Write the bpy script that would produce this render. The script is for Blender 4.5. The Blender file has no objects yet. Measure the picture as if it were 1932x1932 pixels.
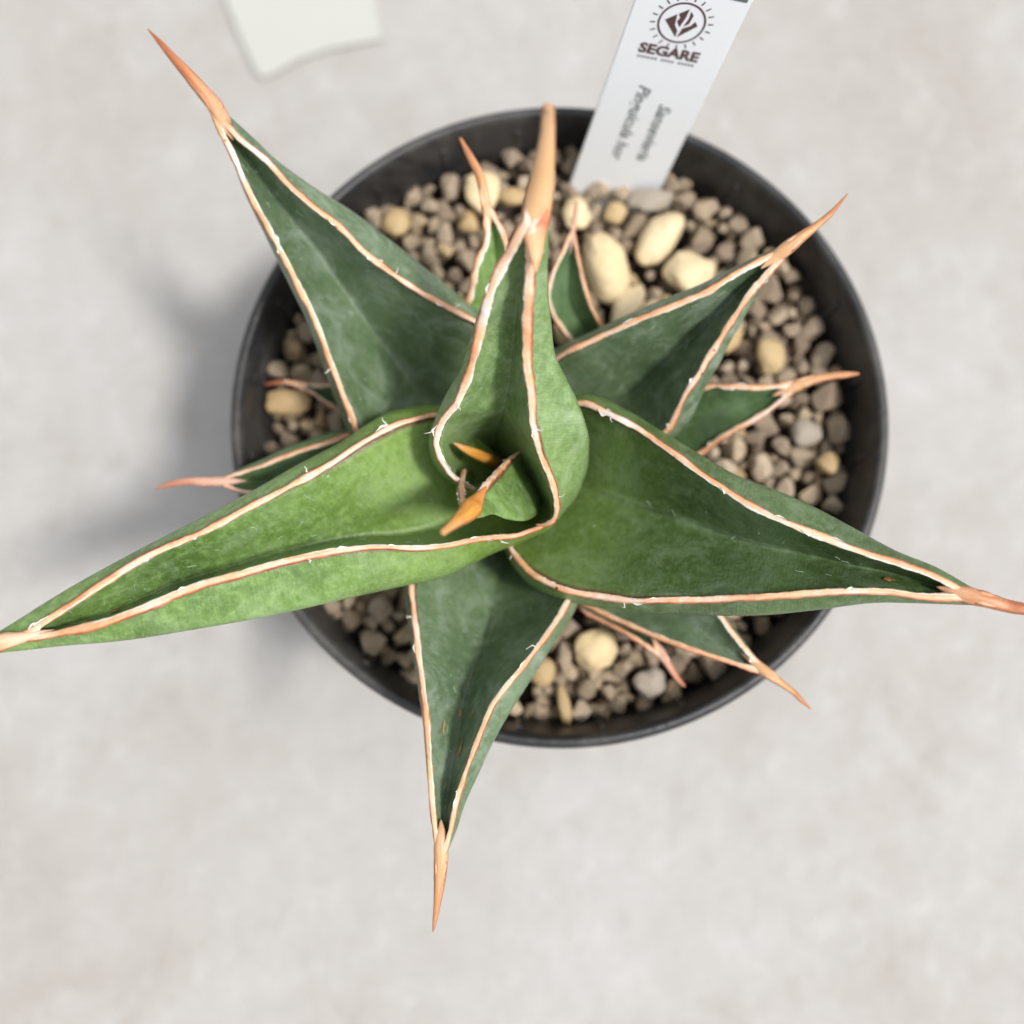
import bpy, bmesh, math, random
from mathutils import Vector, Matrix, noise
from mathutils.bvhtree import BVHTree

random.seed(7)
C = bpy.context.scene.collection
sc = bpy.context.scene

# ---------------------------------------------------------------- camera
RIM = 0.085                       # height of the pot rim above the ground (metres)
SOIL = 0.0730                     # height of the gravel surface
FPX = 1779.0                      # focal length in photo units (photo = 1932 units wide)
TILT = math.radians(8.2)
CAMZ = 0.262
CAM = Vector((0.0, 0.0, CAMZ))
cam_d = bpy.data.cameras.new('camera')
cam = bpy.data.objects.new('camera', cam_d); C.objects.link(cam)
cam.location = CAM
cam.rotation_euler = (TILT, 0, 0)
cam_d.sensor_width = 36.0
cam_d.lens = 36.0 * FPX / 1932.0
cam_d.clip_start = 0.005
cam_d.clip_end = 50
cam_d.dof.use_dof = True
cam_d.dof.focus_distance = 0.148
cam_d.dof.aperture_fstop = 7.2
cam_d.dof.aperture_blades = 0
sc.camera = cam
RCAM = Matrix.Rotation(TILT, 3, 'X')

def ray(px, py):
    return RCAM @ Vector((px - 966.0, 966.0 - py, -FPX))
def P(px, py, z):
    """the point of height z seen at (px, py) of the photo"""
    d = ray(px, py)
    return CAM + d * ((z - CAMZ) / d.z)

# ---------------------------------------------------------------- light
SUN_EL, SUN_AZ = math.radians(61), math.radians(-20)     # azimuth measured from +X towards +Y
w = bpy.data.worlds.new('World'); sc.world = w; w.use_nodes = True
nt = w.node_tree
bg = nt.nodes['Background']
sky = nt.nodes.new('ShaderNodeTexSky'); sky.sky_type = 'NISHITA'
sky.sun_disc = False
sky.sun_elevation = SUN_EL
sky.sun_rotation = math.pi / 2 - SUN_AZ
sky.air_density = 1.0; sky.dust_density = 3.0; sky.ozone_density = 0.6
hs = nt.nodes.new('ShaderNodeHueSaturation'); hs.inputs['Saturation'].default_value = .16     # thin bright cloud: a paler sky
nt.links.new(sky.outputs[0], hs.inputs['Color']); nt.links.new(hs.outputs[0], bg.inputs[0])
bg.inputs[1].default_value = 0.135
sd = bpy.data.lights.new('sun', 'SUN'); sun = bpy.data.objects.new('sun', sd); C.objects.link(sun)
sd.energy = 2.3; sd.angle = math.radians(7); sd.color = (1.0, 0.955, 0.90)
dv = Vector((math.cos(SUN_EL) * math.cos(SUN_AZ), math.cos(SUN_EL) * math.sin(SUN_AZ), math.sin(SUN_EL)))
sun.rotation_euler = dv.to_track_quat('Z', 'Y').to_euler()
sc.view_settings.view_transform = 'Standard'
sc.view_settings.look = 'None'
sc.view_settings.gamma = 1
sc.view_settings.exposure = 0.40
sc.cycles.use_denoising = True
sc.cycles.max_bounces = 8
sc.cycles.diffuse_bounces = 4

# ---------------------------------------------------------------- node helpers
class NT:
    def __init__(s, name):
        s.m = bpy.data.materials.new(name); s.m.use_nodes = True
        s.t = s.m.node_tree; s.b = s.t.nodes['Principled BSDF']
    def n(s, typ, **kw):
        o = s.t.nodes.new(typ)
        for k, v in kw.items(): setattr(o, k, v)
        return o
    def l(s, a, b): s.t.links.new(a, b)
    def noise(s, scale, detail=4, rough=.55, vec=None, dist=0):
        o = s.n('ShaderNodeTexNoise'); o.inputs['Scale'].default_value = scale
        o.inputs['Detail'].default_value = detail; o.inputs['Roughness'].default_value = rough
        o.inputs['Distortion'].default_value = dist
        if vec is not None: s.l(vec, o.inputs['Vector'])
        return o.outputs['Fac']
    def ramp(s, fac, stops, interp='LINEAR'):
        o = s.n('ShaderNodeValToRGB'); cr = o.color_ramp; cr.interpolation = interp
        cr.elements[0].position, cr.elements[0].color = stops[0][0], tuple(stops[0][1]) + (1,)
        cr.elements[1].position, cr.elements[1].color = stops[-1][0], tuple(stops[-1][1]) + (1,)
        for p, c in stops[1:-1]:
            e = cr.elements.new(p); e.color = tuple(c) + (1,)
        s.l(fac, o.inputs[0]); return o.outputs[0]
    def fr(s, fac, a, b, lo=0., hi=1.):
        o = s.n('ShaderNodeMapRange'); s.l(fac, o.inputs[0])
        for i, v in enumerate((a, b, lo, hi)): o.inputs[i + 1].default_value = v
        return o.outputs[0]
    def mix(s, fac, a, b, mode='MIX'):
        o = s.n('ShaderNodeMix', data_type='RGBA', blend_type=mode)
        for sock, v in ((o.inputs[0], fac), (o.inputs[6], a), (o.inputs[7], b)):
            if hasattr(v, 'is_output'): s.l(v, sock)
            elif isinstance(v, (int, float)): sock.default_value = v
            else: sock.default_value = tuple(v) + (1,)
        return o.outputs[2]
    def math(s, op, a, b=0.):
        o = s.n('ShaderNodeMath', operation=op)
        for sock, v in ((o.inputs[0], a), (o.inputs[1], b)):
            if hasattr(v, 'is_output'): s.l(v, sock)
            else: sock.default_value = v
        return o.outputs[0]
    def bump(s, h, strength, dist, prev=None):
        o = s.n('ShaderNodeBump'); o.inputs['Strength'].default_value = strength
        o.inputs['Distance'].default_value = dist; s.l(h, o.inputs['Height'])
        if prev is not None: s.l(prev, o.inputs['Normal'])
        return o.outputs[0]
    def scaled(s, vec, sx, sy, sz):
        o = s.n('ShaderNodeMapping'); o.inputs['Scale'].default_value = (sx, sy, sz)
        s.l(vec, o.inputs['Vector']); return o.outputs[0]
    def obj(s): return s.n('ShaderNodeTexCoord').outputs['Object']
    def uv(s): return s.n('ShaderNodeTexCoord').outputs['UV']
    def setp(s, **kw):
        for k, v in kw.items():
            sock = s.b.inputs[k.replace('_', ' ')]
            if hasattr(v, 'is_output'): s.l(v, sock)
            elif isinstance(v, tuple) and len(v) == 3 and sock.type == 'RGBA': sock.default_value = v + (1,)
            else: sock.default_value = v

def leaf_material(name, dark, mid, light, bloom, yellow=0.35, bloomamt=.5):
    """green leaf skin; the UV runs u = base to tip, v = round the section (0..0.5 inner face)"""
    k = NT(name); ob = k.obj(); uv = k.uv()
    big = k.noise(45, 3, .6, ob)
    col = k.ramp(big, [(.28, dark), (.5, mid), (.74, light)])
    fine = k.noise(700, 4, .7, ob)
    col = k.mix(k.fr(fine, .5, .68, 0, .6), col, light)
    col = k.mix(k.fr(fine, .5, .32, 0, .5), col, dark)
    blot = k.noise(210, 4, .65, ob, 1.5)
    col = k.mix(k.fr(blot, .52, .7, 0, .28), col, bloom)
    col = k.mix(k.fr(blot, .42, .28, 0, .3), col, dark)
    # cross hatch of short cells that run across the leaf
    streak = k.noise(1.0, 3, .65, k.scaled(uv, 210, 22, 1), .8)
    col = k.mix(k.fr(streak, .5, .72, 0, .26), col, light)
    col = k.mix(k.fr(streak, .46, .26, 0, .3), col, dark)
    # pale waxy bloom in patches
    bl = k.noise(95, 5, .7, ob, 1.2)
    col = k.mix(k.fr(bl, .48, .78, 0, bloomamt), col, bloom)
    sep = k.n('ShaderNodeSeparateXYZ'); k.l(uv, sep.inputs[0])
    u, v = sep.outputs[0], sep.outputs[1]
    # yellow-green towards the base of the leaf
    col = k.mix(k.fr(u, .42, .0, 0, yellow), col, (.20, .30, .035))
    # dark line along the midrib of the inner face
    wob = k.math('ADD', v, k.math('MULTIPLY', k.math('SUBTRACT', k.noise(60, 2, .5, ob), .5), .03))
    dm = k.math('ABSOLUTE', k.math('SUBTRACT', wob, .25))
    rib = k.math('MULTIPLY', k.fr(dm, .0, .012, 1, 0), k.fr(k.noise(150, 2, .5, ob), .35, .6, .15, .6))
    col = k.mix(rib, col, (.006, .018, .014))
    # red-brown line where the skin meets the horny margin
    d0 = k.math('MINIMUM', k.math('MINIMUM', v, k.math('SUBTRACT', 1., v)), k.math('ABSOLUTE', k.math('SUBTRACT', v, .5)))
    col = k.mix(k.fr(d0, .008, .017, .85, 0), col, (.10, .018, .008))
    # dust grains and tiny pale scratches
    sp = k.n('ShaderNodeTexVoronoi'); sp.inputs['Scale'].default_value = 420; k.l(ob, sp.inputs['Vector'])
    spots = k.math('MULTIPLY', k.fr(sp.outputs['Distance'], .06, .13, 1, 0), k.fr(k.noise(170, 2, .5, ob), .58, .66, 0, 1))
    col = k.mix(k.math('MULTIPLY', spots, .6), col, (.5, .58, .52))
    k.setp(Base_Color=col, Roughness=k.fr(bl, .3, .8, .33, .5), Specular_IOR_Level=.5)
    k.b.inputs['Subsurface Weight'].default_value = .06
    k.b.inputs['Subsurface Radius'].default_value = (.3, 1, .15)
    k.b.inputs['Subsurface Scale'].default_value = .002
    b1 = k.bump(streak, .3, .0005)
    b2 = k.bump(fine, .35, .0003, b1)
    b3 = k.bump(k.noise(120, 3, .5, ob), .3, .0012, b2)
    k.l(b3, k.b.inputs['Normal'])
    return k.m

G_YOUNG = leaf_material('leaf_green_young', (.062, .120, .028), (.15, .255, .062), (.27, .42, .15), (.34, .46, .27), .45, .45)
G_MID = leaf_material('leaf_green_mid', (.038, .070, .018), (.072, .126, .040), (.13, .205, .09), (.25, .34, .22), .35, .45)
G_OLD = leaf_material('leaf_green_old', (.066, .106, .052), (.108, .168, .086), (.168, .240, .140), (.32, .39, .32), .10, .8)
G_TALL = leaf_material('leaf_green_tall', (.085, .150, .045), (.175, .275, .10), (.28, .41, .19), (.40, .50, .34), .35, .6)
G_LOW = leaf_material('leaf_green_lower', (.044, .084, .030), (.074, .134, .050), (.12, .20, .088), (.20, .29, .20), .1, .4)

def horn_material(name, warm=1.0):
    """horny leaf edge: peach to cream with orange and chalky stretches, red along one side (UV v)"""
    k = NT(name); ob = k.obj(); uv = k.uv()
    a = k.noise(75, 4, .65, ob, .4)
    col = k.ramp(a, [(.28, (.42, .17, .075)), (.40, (.62, .31, .15)), (.5, (.74, .44, .26)), (.60, (.80, .58, .44)), (.72, (.86, .80, .77))])
    st = k.noise(1.0, 4, .65, k.scaled(uv, 16, 4.0, 1), .3)
    col = k.mix(k.fr(st, .5, .75, 0, .55), col, (.80, .46, .22))
    col = k.mix(k.fr(st, .42, .25, 0, .6), col, (.84, .76, .70))
    sep = k.n('ShaderNodeSeparateXYZ'); k.l(uv, sep.inputs[0])
    dd = k.math('ABSOLUTE', k.math('SUBTRACT', sep.outputs[1], .5))
    redf = k.math('MULTIPLY', k.fr(dd, .10, .20, 1, 0), k.fr(k.noise(130, 3, .6, ob), .35, .6, .55, 1))
    col = k.mix(redf, col, (.30, .055, .025))
    inn = k.math('MULTIPLY', k.fr(dd, .30, .42, 0, 1), k.fr(k.noise(90, 4, .7, ob), .42, .56, .1, 1))
    col = k.mix(inn, col, (.86, .82, .77))
    sp = k.n('ShaderNodeTexVoronoi'); sp.inputs['Scale'].default_value = 260; k.l(ob, sp.inputs['Vector'])
    dots = k.math('MULTIPLY', k.fr(sp.outputs['Distance'], .05, .10, 1, 0), k.fr(k.noise(60, 1, .5, ob), .55, .6, 0, 1))
    col = k.mix(dots, col, (.05, .02, .015))
    k.setp(Base_Color=col, Roughness=.5)
    k.b.inputs['Subsurface Weight'].default_value = .12
    k.b.inputs['Subsurface Radius'].default_value = (1, .5, .3)
    k.b.inputs['Subsurface Scale'].default_value = .001
    b1 = k.bump(k.noise(1.0, 3, .6, k.scaled(uv, 22, 5, 1)), .35, .0003)
    k.l(k.bump(k.noise(1500, 3, .6, ob), .4, .0003, b1), k.b.inputs['Normal'])
    return k.m
HORN = horn_material('horny_margin')

def spine_material(name, c0, c1, c2, red=False):
    """spine; u = 0 where it leaves the leaf, 1 at the point"""
    k = NT(name); ob = k.obj(); uv = k.uv()
    st = k.noise(1.0, 4, .6, k.scaled(uv, 2.2, 7, 1), .5)
    sep = k.n('ShaderNodeSeparateXYZ'); k.l(uv, sep.inputs[0])
    f = k.math('ADD', k.math('MULTIPLY', sep.outputs[0], .62), k.math('MULTIPLY', k.math('SUBTRACT', st, .22), 1.1))
    col = k.ramp(f, [(.12, (.84, .68, .55)), (.32, c0), (.56, c1), (.86, c2)])
    col = k.mix(k.fr(k.noise(160, 3, .6, ob), .5, .7, 0, .5), col, c0)
    v4 = k.math('ABSOLUTE', k.math('SUBTRACT', k.math('FRACT', k.math('MULTIPLY', sep.outputs[1], 2.)), .5))    # .5 on both flanks
    col = k.mix(k.math('MULTIPLY', k.fr(v4, .30, .48, 0, 1), k.fr(st, .3, .6, .35, .9)), col, (.20, .05, .025))
    if red: col = k.mix(k.math('MULTIPLY', k.fr(sep.outputs[0], .42, .30, 0, 1), k.math('MULTIPLY', k.fr(k.math('ABSOLUTE', k.math('SUBTRACT', sep.outputs[1], .10)), .14, .05, 0, 1), k.fr(k.noise(170, 2, .5, ob), .40, .6, .2, .85))), col, (.66, .15, .07))
    k.setp(Base_Color=col, Roughness=.45)
    k.b.inputs['Subsurface Weight'].default_value = .12
    k.b.inputs['Subsurface Radius'].default_value = (1, .5, .2)
    k.b.inputs['Subsurface Scale'].default_value = .001
    k.l(k.bump(k.noise(1.0, 4, .6, k.scaled(uv, 1.5, 12, 1)), .5, .0004), k.b.inputs['Normal'])
    return k.m
SP_BROWN = spine_material('spine_brown', (.66, .38, .22), (.52, .22, .10), (.36, .11, .045))
SP_TAN = spine_material('spine_tan', (.68, .42, .25), (.60, .32, .14), (.44, .18, .07))
SP_ORANGE = spine_material('spine_orange', (.46, .17, .035), (.66, .31, .05), (.58, .33, .14))
SP_PINK = spine_material('spine_pink', (.62, .40, .32), (.60, .33, .23), (.52, .20, .12))
SP_RED = spine_material('spine_reddish', (.74, .46, .26), (.68, .40, .18), (.62, .38, .22), True)
SP_PALE = spine_material('spine_pale', (.74, .52, .38), (.66, .40, .24), (.44, .18, .08))

k = NT('dry_skin'); k.setp(Base_Color=(.78, .77, .74), Roughness=.6); SKIN = k.m
k = NT('scar_brown'); k.setp(Base_Color=k.ramp(k.noise(900, 2, .5, k.obj()), [(.35, (.16, .05, .02)), (.65, (.55, .30, .12))]), Roughness=.6); SCAR = k.m
k = NT('fibre_pale'); k.setp(Base_Color=(.42, .56, .40), Roughness=.5); FIBRE = k.m

# ---------------------------------------------------------------- mesh helpers
def link(name, me, parent=None, **props):
    o = bpy.data.objects.new(name, me); C.objects.link(o)
    if parent is not None: o.parent = parent
    for a, b in props.items(): o[a] = b
    return o
def mesh(name, verts, faces, mat, uvs=None, smooth=True, fix=False):
    me = bpy.data.meshes.new(name); me.from_pydata([tuple(v) for v in verts], [], faces)
    if uvs is not None:
        ul = me.uv_layers.new(name='UVMap')
        i = 0
        for f in uvs:
            for c in f:
                ul.data[i].uv = c; i += 1
    if fix:
        bm = bmesh.new(); bm.from_mesh(me); bmesh.ops.recalc_face_normals(bm, faces=bm.faces); bm.to_mesh(me); bm.free()
    if mat is not None: me.materials.append(mat)
    if smooth:
        for p in me.polygons: p.use_smooth = True
    me.update()
    return me

def cr(p0, p1, p2, p3, t):
    return 0.5 * ((2 * p1) + (p2 - p0) * t + (2 * p0 - 5 * p1 + 4 * p2 - p3) * t * t + (3 * p1 - p0 - 3 * p2 + p3) * t ** 3)
def spline(pts, n, chord=True):
    """n points evenly along a Catmull-Rom curve through pts (Vectors)"""
    pts = [Vector(p) for p in pts]
    dense = []
    ext = [2 * pts[0] - pts[1]] + pts + [2 * pts[-1] - pts[-2]]
    for i in range(1, len(ext) - 2):
        for j in range(12):
            dense.append(cr(ext[i - 1], ext[i], ext[i + 1], ext[i + 2], j / 12))
    dense.append(pts[-1])
    if not chord:
        out = []
        for i in range(n):
            f = i / (n - 1) * (len(dense) - 1); a = min(int(f), len(dense) - 2)
            out.append(dense[a].lerp(dense[a + 1], f - a))
        return out
    L = [0]
    for a, b in zip(dense, dense[1:]): L.append(L[-1] + (b - a).length)
    out, j = [], 0
    for i in range(n):
        s = L[-1] * i / (n - 1)
        while j < len(L) - 2 and L[j + 1] < s: j += 1
        d = L[j + 1] - L[j]
        out.append(dense[j].lerp(dense[j + 1], 0 if d == 0 else (s - L[j]) / d))
    return out
def prof(vals, t):
    """smooth value of a list spread evenly over t = 0..1"""
    if not isinstance(vals, (list, tuple)): return vals
    f = t * (len(vals) - 1); i = min(int(f), len(vals) - 2); f -= i
    f = f * f * (3 - 2 * f) * .4 + f * .6
    return vals[i] * (1 - f) + vals[i + 1] * f

def tube(path, radii, n=10, flat=1.0, up=Vector((0, 0, 1)), jag=0., seed=0, cap=True):
    """tube along path; flat squeezes it along up; returns verts, faces, uvs"""
    V, F, U = [], [], []
    m = len(path)
    for i, p in enumerate(path):
        a = path[max(i - 1, 0)]; b = path[min(i + 1, m - 1)]
        t = (b - a).normalized()
        s = t.cross(up)
        s = s.normalized() if s.length > 1e-6 else Vector((1, 0, 0))
        u = s.cross(t).normalized()
        r = radii[i]
        for j in range(n):
            q = 2 * math.pi * j / n
            rr = r * (1 + jag * noise.noise(Vector((i * .55, math.cos(q) * .8, math.sin(q) * .8 + seed))))
            V.append(p + s * math.cos(q) * rr + u * math.sin(q) * rr * flat)
    for i in range(m - 1):
        for j in range(n):
            k2 = (j + 1) % n
            F.append((i * n + j, i * n + k2, (i + 1) * n + k2, (i + 1) * n + j))
            u0, u1, v0, v1 = i / (m - 1), (i + 1) / (m - 1), j / n, (j + 1) / n
            U.append(((u0, v0), (u0, v1), (u1, v1), (u1, v0)))
    if cap:
        F.append(tuple(range(n - 1, -1, -1))); U.append(tuple((0, j / n) for j in range(n - 1, -1, -1)))
        F.append(tuple(range((m - 1) * n, m * n))); U.append(tuple((1, j / n) for j in range(n)))
    return V, F, U

# ---------------------------------------------------------------- ground
k = NT('pale_concrete'); ob = k.obj()
a = k.noise(9, 6, .6, ob, .3)
col = k.ramp(a, [(.25, (.355, .335, .31)), (.5, (.412, .402, .388)), (.75, (.455, .452, .45))])
st = k.noise(26, 6, .75, ob, .8)
col = k.mix(k.fr(st, .54, .78, 0, .6), col, (.30, .265, .225))
mo = k.noise(85, 5, .75, ob, .5)
col = k.mix(k.fr(mo, .52, .72, 0, .32), col, (.30, .28, .255))
col = k.mix(k.fr(mo, .46, .30, 0, .40), col, (.54, .54, .54))
po = k.n('ShaderNodeTexVoronoi'); po.inputs['Scale'].default_value = 70; k.l(ob, po.inputs['Vector'])
col = k.mix(k.math('MULTIPLY', k.fr(po.outputs['Distance'], .05, .35, .32, 0), k.fr(k.noise(14, 3, .6, ob), .48, .66, 0, 1)), col, (.27, .235, .20))
col = k.mix(k.fr(k.noise(420, 3, .6, ob), .3, .7, 0, .12), col, (.28, .27, .26))
k.setp(Base_Color=col, Roughness=.75)
k.l(k.bump(k.noise(140, 6, .7, ob), .6, .0015), k.b.inputs['Normal'])
GROUND = k.m
N = 60
V = []; F = []
for i in range(N + 1):
    for j in range(N + 1):
        x = (i / N - .5) * 3; y = (j / N - .5) * 3
        V.append((x, y, .0006 * noise.noise(Vector((x * 9, y * 9, 0))) - .0006))
for i in range(N):
    for j in range(N):
        a = i * (N + 1) + j; F.append((a, a + N + 1, a + N + 2, a + 1))
link('ground', mesh('ground', V, F, GROUND), kind='structure')

# pale cream patch, built as a thin slab, reaching into the top of the picture
k = NT('cream_patch'); k.setp(Base_Color=k.mix(k.noise(60, 4, .6, k.obj()), (.455, .46, .43), (.475, .48, .455)), Roughness=.7)
CREAM_PATCH = k.m
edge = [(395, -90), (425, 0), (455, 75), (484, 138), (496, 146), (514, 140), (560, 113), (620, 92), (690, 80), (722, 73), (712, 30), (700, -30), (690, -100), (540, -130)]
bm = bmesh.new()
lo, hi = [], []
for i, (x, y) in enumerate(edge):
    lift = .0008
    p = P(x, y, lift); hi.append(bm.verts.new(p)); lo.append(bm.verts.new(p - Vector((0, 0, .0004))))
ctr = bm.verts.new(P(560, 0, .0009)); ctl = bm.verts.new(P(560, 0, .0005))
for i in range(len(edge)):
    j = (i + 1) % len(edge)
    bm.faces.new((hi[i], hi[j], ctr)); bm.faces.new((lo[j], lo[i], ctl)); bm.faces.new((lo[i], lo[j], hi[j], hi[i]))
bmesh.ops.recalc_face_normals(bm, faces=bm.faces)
me = bpy.data.meshes.new('pale_patch'); bm.to_mesh(me); bm.free(); me.materials.append(CREAM_PATCH)
link('pale_patch', me, label='blurred pale cream patch on the concrete, cut off by the top edge', category='paper')

# ---------------------------------------------------------------- pot
k = NT('black_plastic'); ob = k.obj()
col = k.ramp(k.noise(60, 5, .65, ob), [(.35, (.014, .014, .016)), (.7, (.030, .030, .033))])
dust = k.noise(30, 5, .7, ob, .6)
col = k.mix(k.fr(dust, .45, .72, 0, .6), col, (.16, .15, .135))
k.setp(Base_Color=col, Roughness=k.fr(dust, .3, .7, .34, .6), Specular_IOR_Level=.5)
k.l(k.bump(k.noise(600, 4, .6, ob), .35, .0004), k.b.inputs['Normal'])
BLACK = k.m
PX, PY = .0092, .0453
def lathe(profile, n=160, wob=0., rib=None):
    V, F = [], []
    for (r, z) in profile:
        for j in range(n):
            q = 2 * math.pi * j / n
            rr = r * (1 + wob * math.sin(2 * q + 1) + wob * .5 * math.sin(3 * q))
            V.append((math.cos(q) * rr, math.sin(q) * rr, z))
    for i in range(len(profile) - 1):
        for j in range(n):
            k2 = (j + 1) % n; F.append((i * n + j, i * n + k2, (i + 1) * n + k2, (i + 1) * n + j))
    return V, F
pot = link('plant_pot', None, label='round black plastic pot full of gravel standing on the concrete', category='pot')
pot.location = (PX, PY, 0)
R = .0638
prof_rim = [(R - .0036, RIM - .0105), (R - .0031, RIM - .0060), (R - .0027, RIM - .0022), (R - .0023, RIM - .0006), (R - .0017, RIM), (R - .0008, RIM - .0002), (R - .0001, RIM - .0012), (R, RIM - .004),
            (R - .0004, RIM - .013), (R - .0014, RIM - .0142), (R - .0030, RIM - .0144)]
V, F = lathe(prof_rim, wob=.001)
link('pot_rim', mesh('pot_rim', V, F, BLACK, fix=True), pot)
prof_body = [(R - .0028, RIM - .0125), (R - .009, .03), (R - .014, .002), (R - .016, 0.0), (.008, 0.0), (.008, .002), (R - .018, .003), (R - .0155, .008), (R - .0088, .035), (R - .0044, RIM - .020), (R - .0037, RIM - .0103)]
V, F = lathe(prof_body, wob=.001)
link('pot_body', mesh('pot_body', V, F, BLACK, fix=True), pot)
# shallow moulded ribs down the inside of the wall
for i in range(24):
    q = 2 * math.pi * i / 24 + .13
    er = Vector((math.cos(q), math.sin(q), 0)); et = Vector((-er.y, er.x, 0))
    V = []
    for r, z in ((R - .0034, RIM - .0045), (R - .0046, RIM - .014)):
        for s in (-.00055, .00055):
            V.append(er * r + et * s + Vector((0, 0, z))); 
    for r, z in ((R - .0025, RIM - .0045), (R - .0034, RIM - .014)):
        for s in (-.0009, .0009):
            V.append(er * r + et * s + Vector((0, 0, z)))
    F = [(0, 1, 3, 2), (4, 6, 7, 5), (0, 4, 5, 1), (2, 3, 7, 6), (0, 2, 6, 4), (1, 5, 7, 3)]
    link('wall_rib', mesh('wall_rib', V, F, BLACK, smooth=False, fix=True), pot)

# ---------------------------------------------------------------- plant
plant = link('succulent_plant', None, label='spiky green star-shaped succulent with folded orange-edged leaves growing in the black pot', category='plant')
stem_base = P(985, 880, SOIL)
plant.location = stem_base
SB = Vector(stem_base)
COLLIDE = []          # (verts, faces) of everything that can hide a stone

NS = 72
def build_leaf(name, A, B, zA, zB, kf, depth, thick, mat, EA=None, EB=None, spine=None, spz=None, spmat=None, mr=.00055,
               pw=1.28, ef=.42, wob=1.0, label=None, flakes=3, seed=0, flat=.55, spn=14, spflat=.8, eout=4.0):
    """A, B: the two margins as seen (photo units), base to tip; EA, EB: outline of the outer face beside each.
    depth/thick: millimetres from the margins down to the inner keel and from there to the outer keel."""
    sd_ = seed * 13.7
    A2 = spline([(x, y, 0) for x, y in A], NS); B2 = spline([(x, y, 0) for x, y in B], NS)
    EA2 = spline([(x, y, 0) for x, y in EA], NS) if EA else None
    EB2 = spline([(x, y, 0) for x, y in EB], NS) if EB else None
    rows, pa, pb = [], [], []
    NI, NE = 22, 26
    for i in range(NS):
        t = i / (NS - 1)
        wv = wob * (1 - t * .5)
        a = A2[i].copy(); b = B2[i].copy()
        ab = (a - b); gap = ab.length
        side = ab.normalized() if gap > 1e-3 else Vector((0, 1, 0))
        a += side * wv * 1.6 * noise.noise(Vector((i * .27, sd_, 0)))
        b -= side * wv * 1.6 * noise.noise(Vector((i * .27, sd_ + 5, 0)))
        za, zb = prof(zA, t), prof(zB, t)
        dz, th = prof(depth, t) * .00108, prof(thick, t) * .001
        kk = prof(kf, t)
        kx = a.lerp(b, kk)
        zk = za * (1 - kk) + zb * kk - dz
        PA, PB = P(a.x, a.y, za), P(b.x, b.y, zb)
        K = P(kx.x, kx.y, zk); EK = P(kx.x, kx.y, zk - th)
        ea = EA2[i] if EA2 else a + side * eout
        eb = EB2[i] if EB2 else b - side * eout
        tot = dz + th
        PEA = P(ea.x, ea.y, za - ef * tot); PEB = P(eb.x, eb.y, zb - ef * tot)
        row = []
        for j in range(NI + 1):                       # inner face, A -> keel -> B
            s = j / NI * 2 - 1
            E, ss = (PA, -s) if s < 0 else (PB, s)
            sl = ss ** 1.04
            q = K.lerp(E, sl)
            q.z = K.z + (E.z - K.z) * ss ** pw
            row.append(q)
        pts = [PB, PEB, EK, PEA, PA]
        ext = [PB + (PB - PEB) * .3] + pts + [PA + (PA - PEA) * .3]
        for j in range(1, NE):                        # outer face, B -> keel -> A
            f = j / NE * 4; m = min(int(f), 3); row.append(cr(ext[m], ext[m + 1], ext[m + 2], ext[m + 3], f - m))
        rows.append(row); pa.append(PA); pb.append(PB)
    n = NI + NE
    V = [v - SB for r in rows for v in r]
    F, U = [], []
    def vv(j): return j / NI * .5 if j <= NI else .5 + (j - NI) / NE * .5
    for i in range(NS - 1):
        for j in range(n):
            k2 = (j + 1) % n
            F.append((i * n + j, i * n + k2, (i + 1) * n + k2, (i + 1) * n + j))
            u0, u1 = i / (NS - 1), (i + 1) / (NS - 1); v0, v1 = vv(j), vv(j + 1)
            U.append(((u0, v0), (u0, v1), (u1, v1), (u1, v0)))
    F.append(tuple(range(n))); U.append(tuple((0, .75) for _ in range(n)))
    F.append(tuple((NS - 1) * n + j for j in range(n))); U.append(tuple((1, .75) for _ in range(n)))
    lf = link('leaf', mesh('leaf', V, F, mat, U), plant)
    if label: lf['label'] = label
    COLLIDE.append(([v + SB for v in V], F))
    # spine
    sp_path = None
    if spine:
        (x0, y0, w0), (x1, y1, w1) = spine[0], spine[1]
        dx, dy = x0 - x1, y0 - y1; dl = math.hypot(dx, dy); bk = 34.0
        spine = [(x0 + dx / dl * bk, y0 + dy / dl * bk, w0 * .12)] + list(spine)
        spz = [spz[0] - .0010] + list(spz)
        m0 = len(spine)
        zz = []
        for i, ((x, y, w_), z) in enumerate(zip(spine, spz)):
            r_ = w_ * .5 * (P(x + 1, y, z) - P(x, y, z)).length
            fade = max(0., 1 - i / (m0 * .55))
            zz.append(z - max(0, r_ * spflat - .0003) * fade)
        spz = zz
        pts = [P(x, y, z) - SB for (x, y, w_), z in zip(spine, spz)]
        wid = []
        for (x, y, w_), z in zip(spine, spz):
            wid.append(w_ * .5 * (P(x + 1, y, z) - P(x, y, z)).length)
        m = spn * 3
        wid = [w_ * (.92 if i > 1 else 1) for i, w_ in enumerate(wid)]
        path = spline(pts, m, chord=False); rads = [max(v.x, .00006) for v in spline([(r, 0, 0) for r in wid], m, chord=False)]
        sp_path, sp_rad = path, rads
        V3, F3, U3 = tube(path, rads, 14, spflat, jag=.05, seed=sd_)
        link('leaf_spine', mesh('leaf_spine', V3, F3, spmat, U3), lf)
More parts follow.
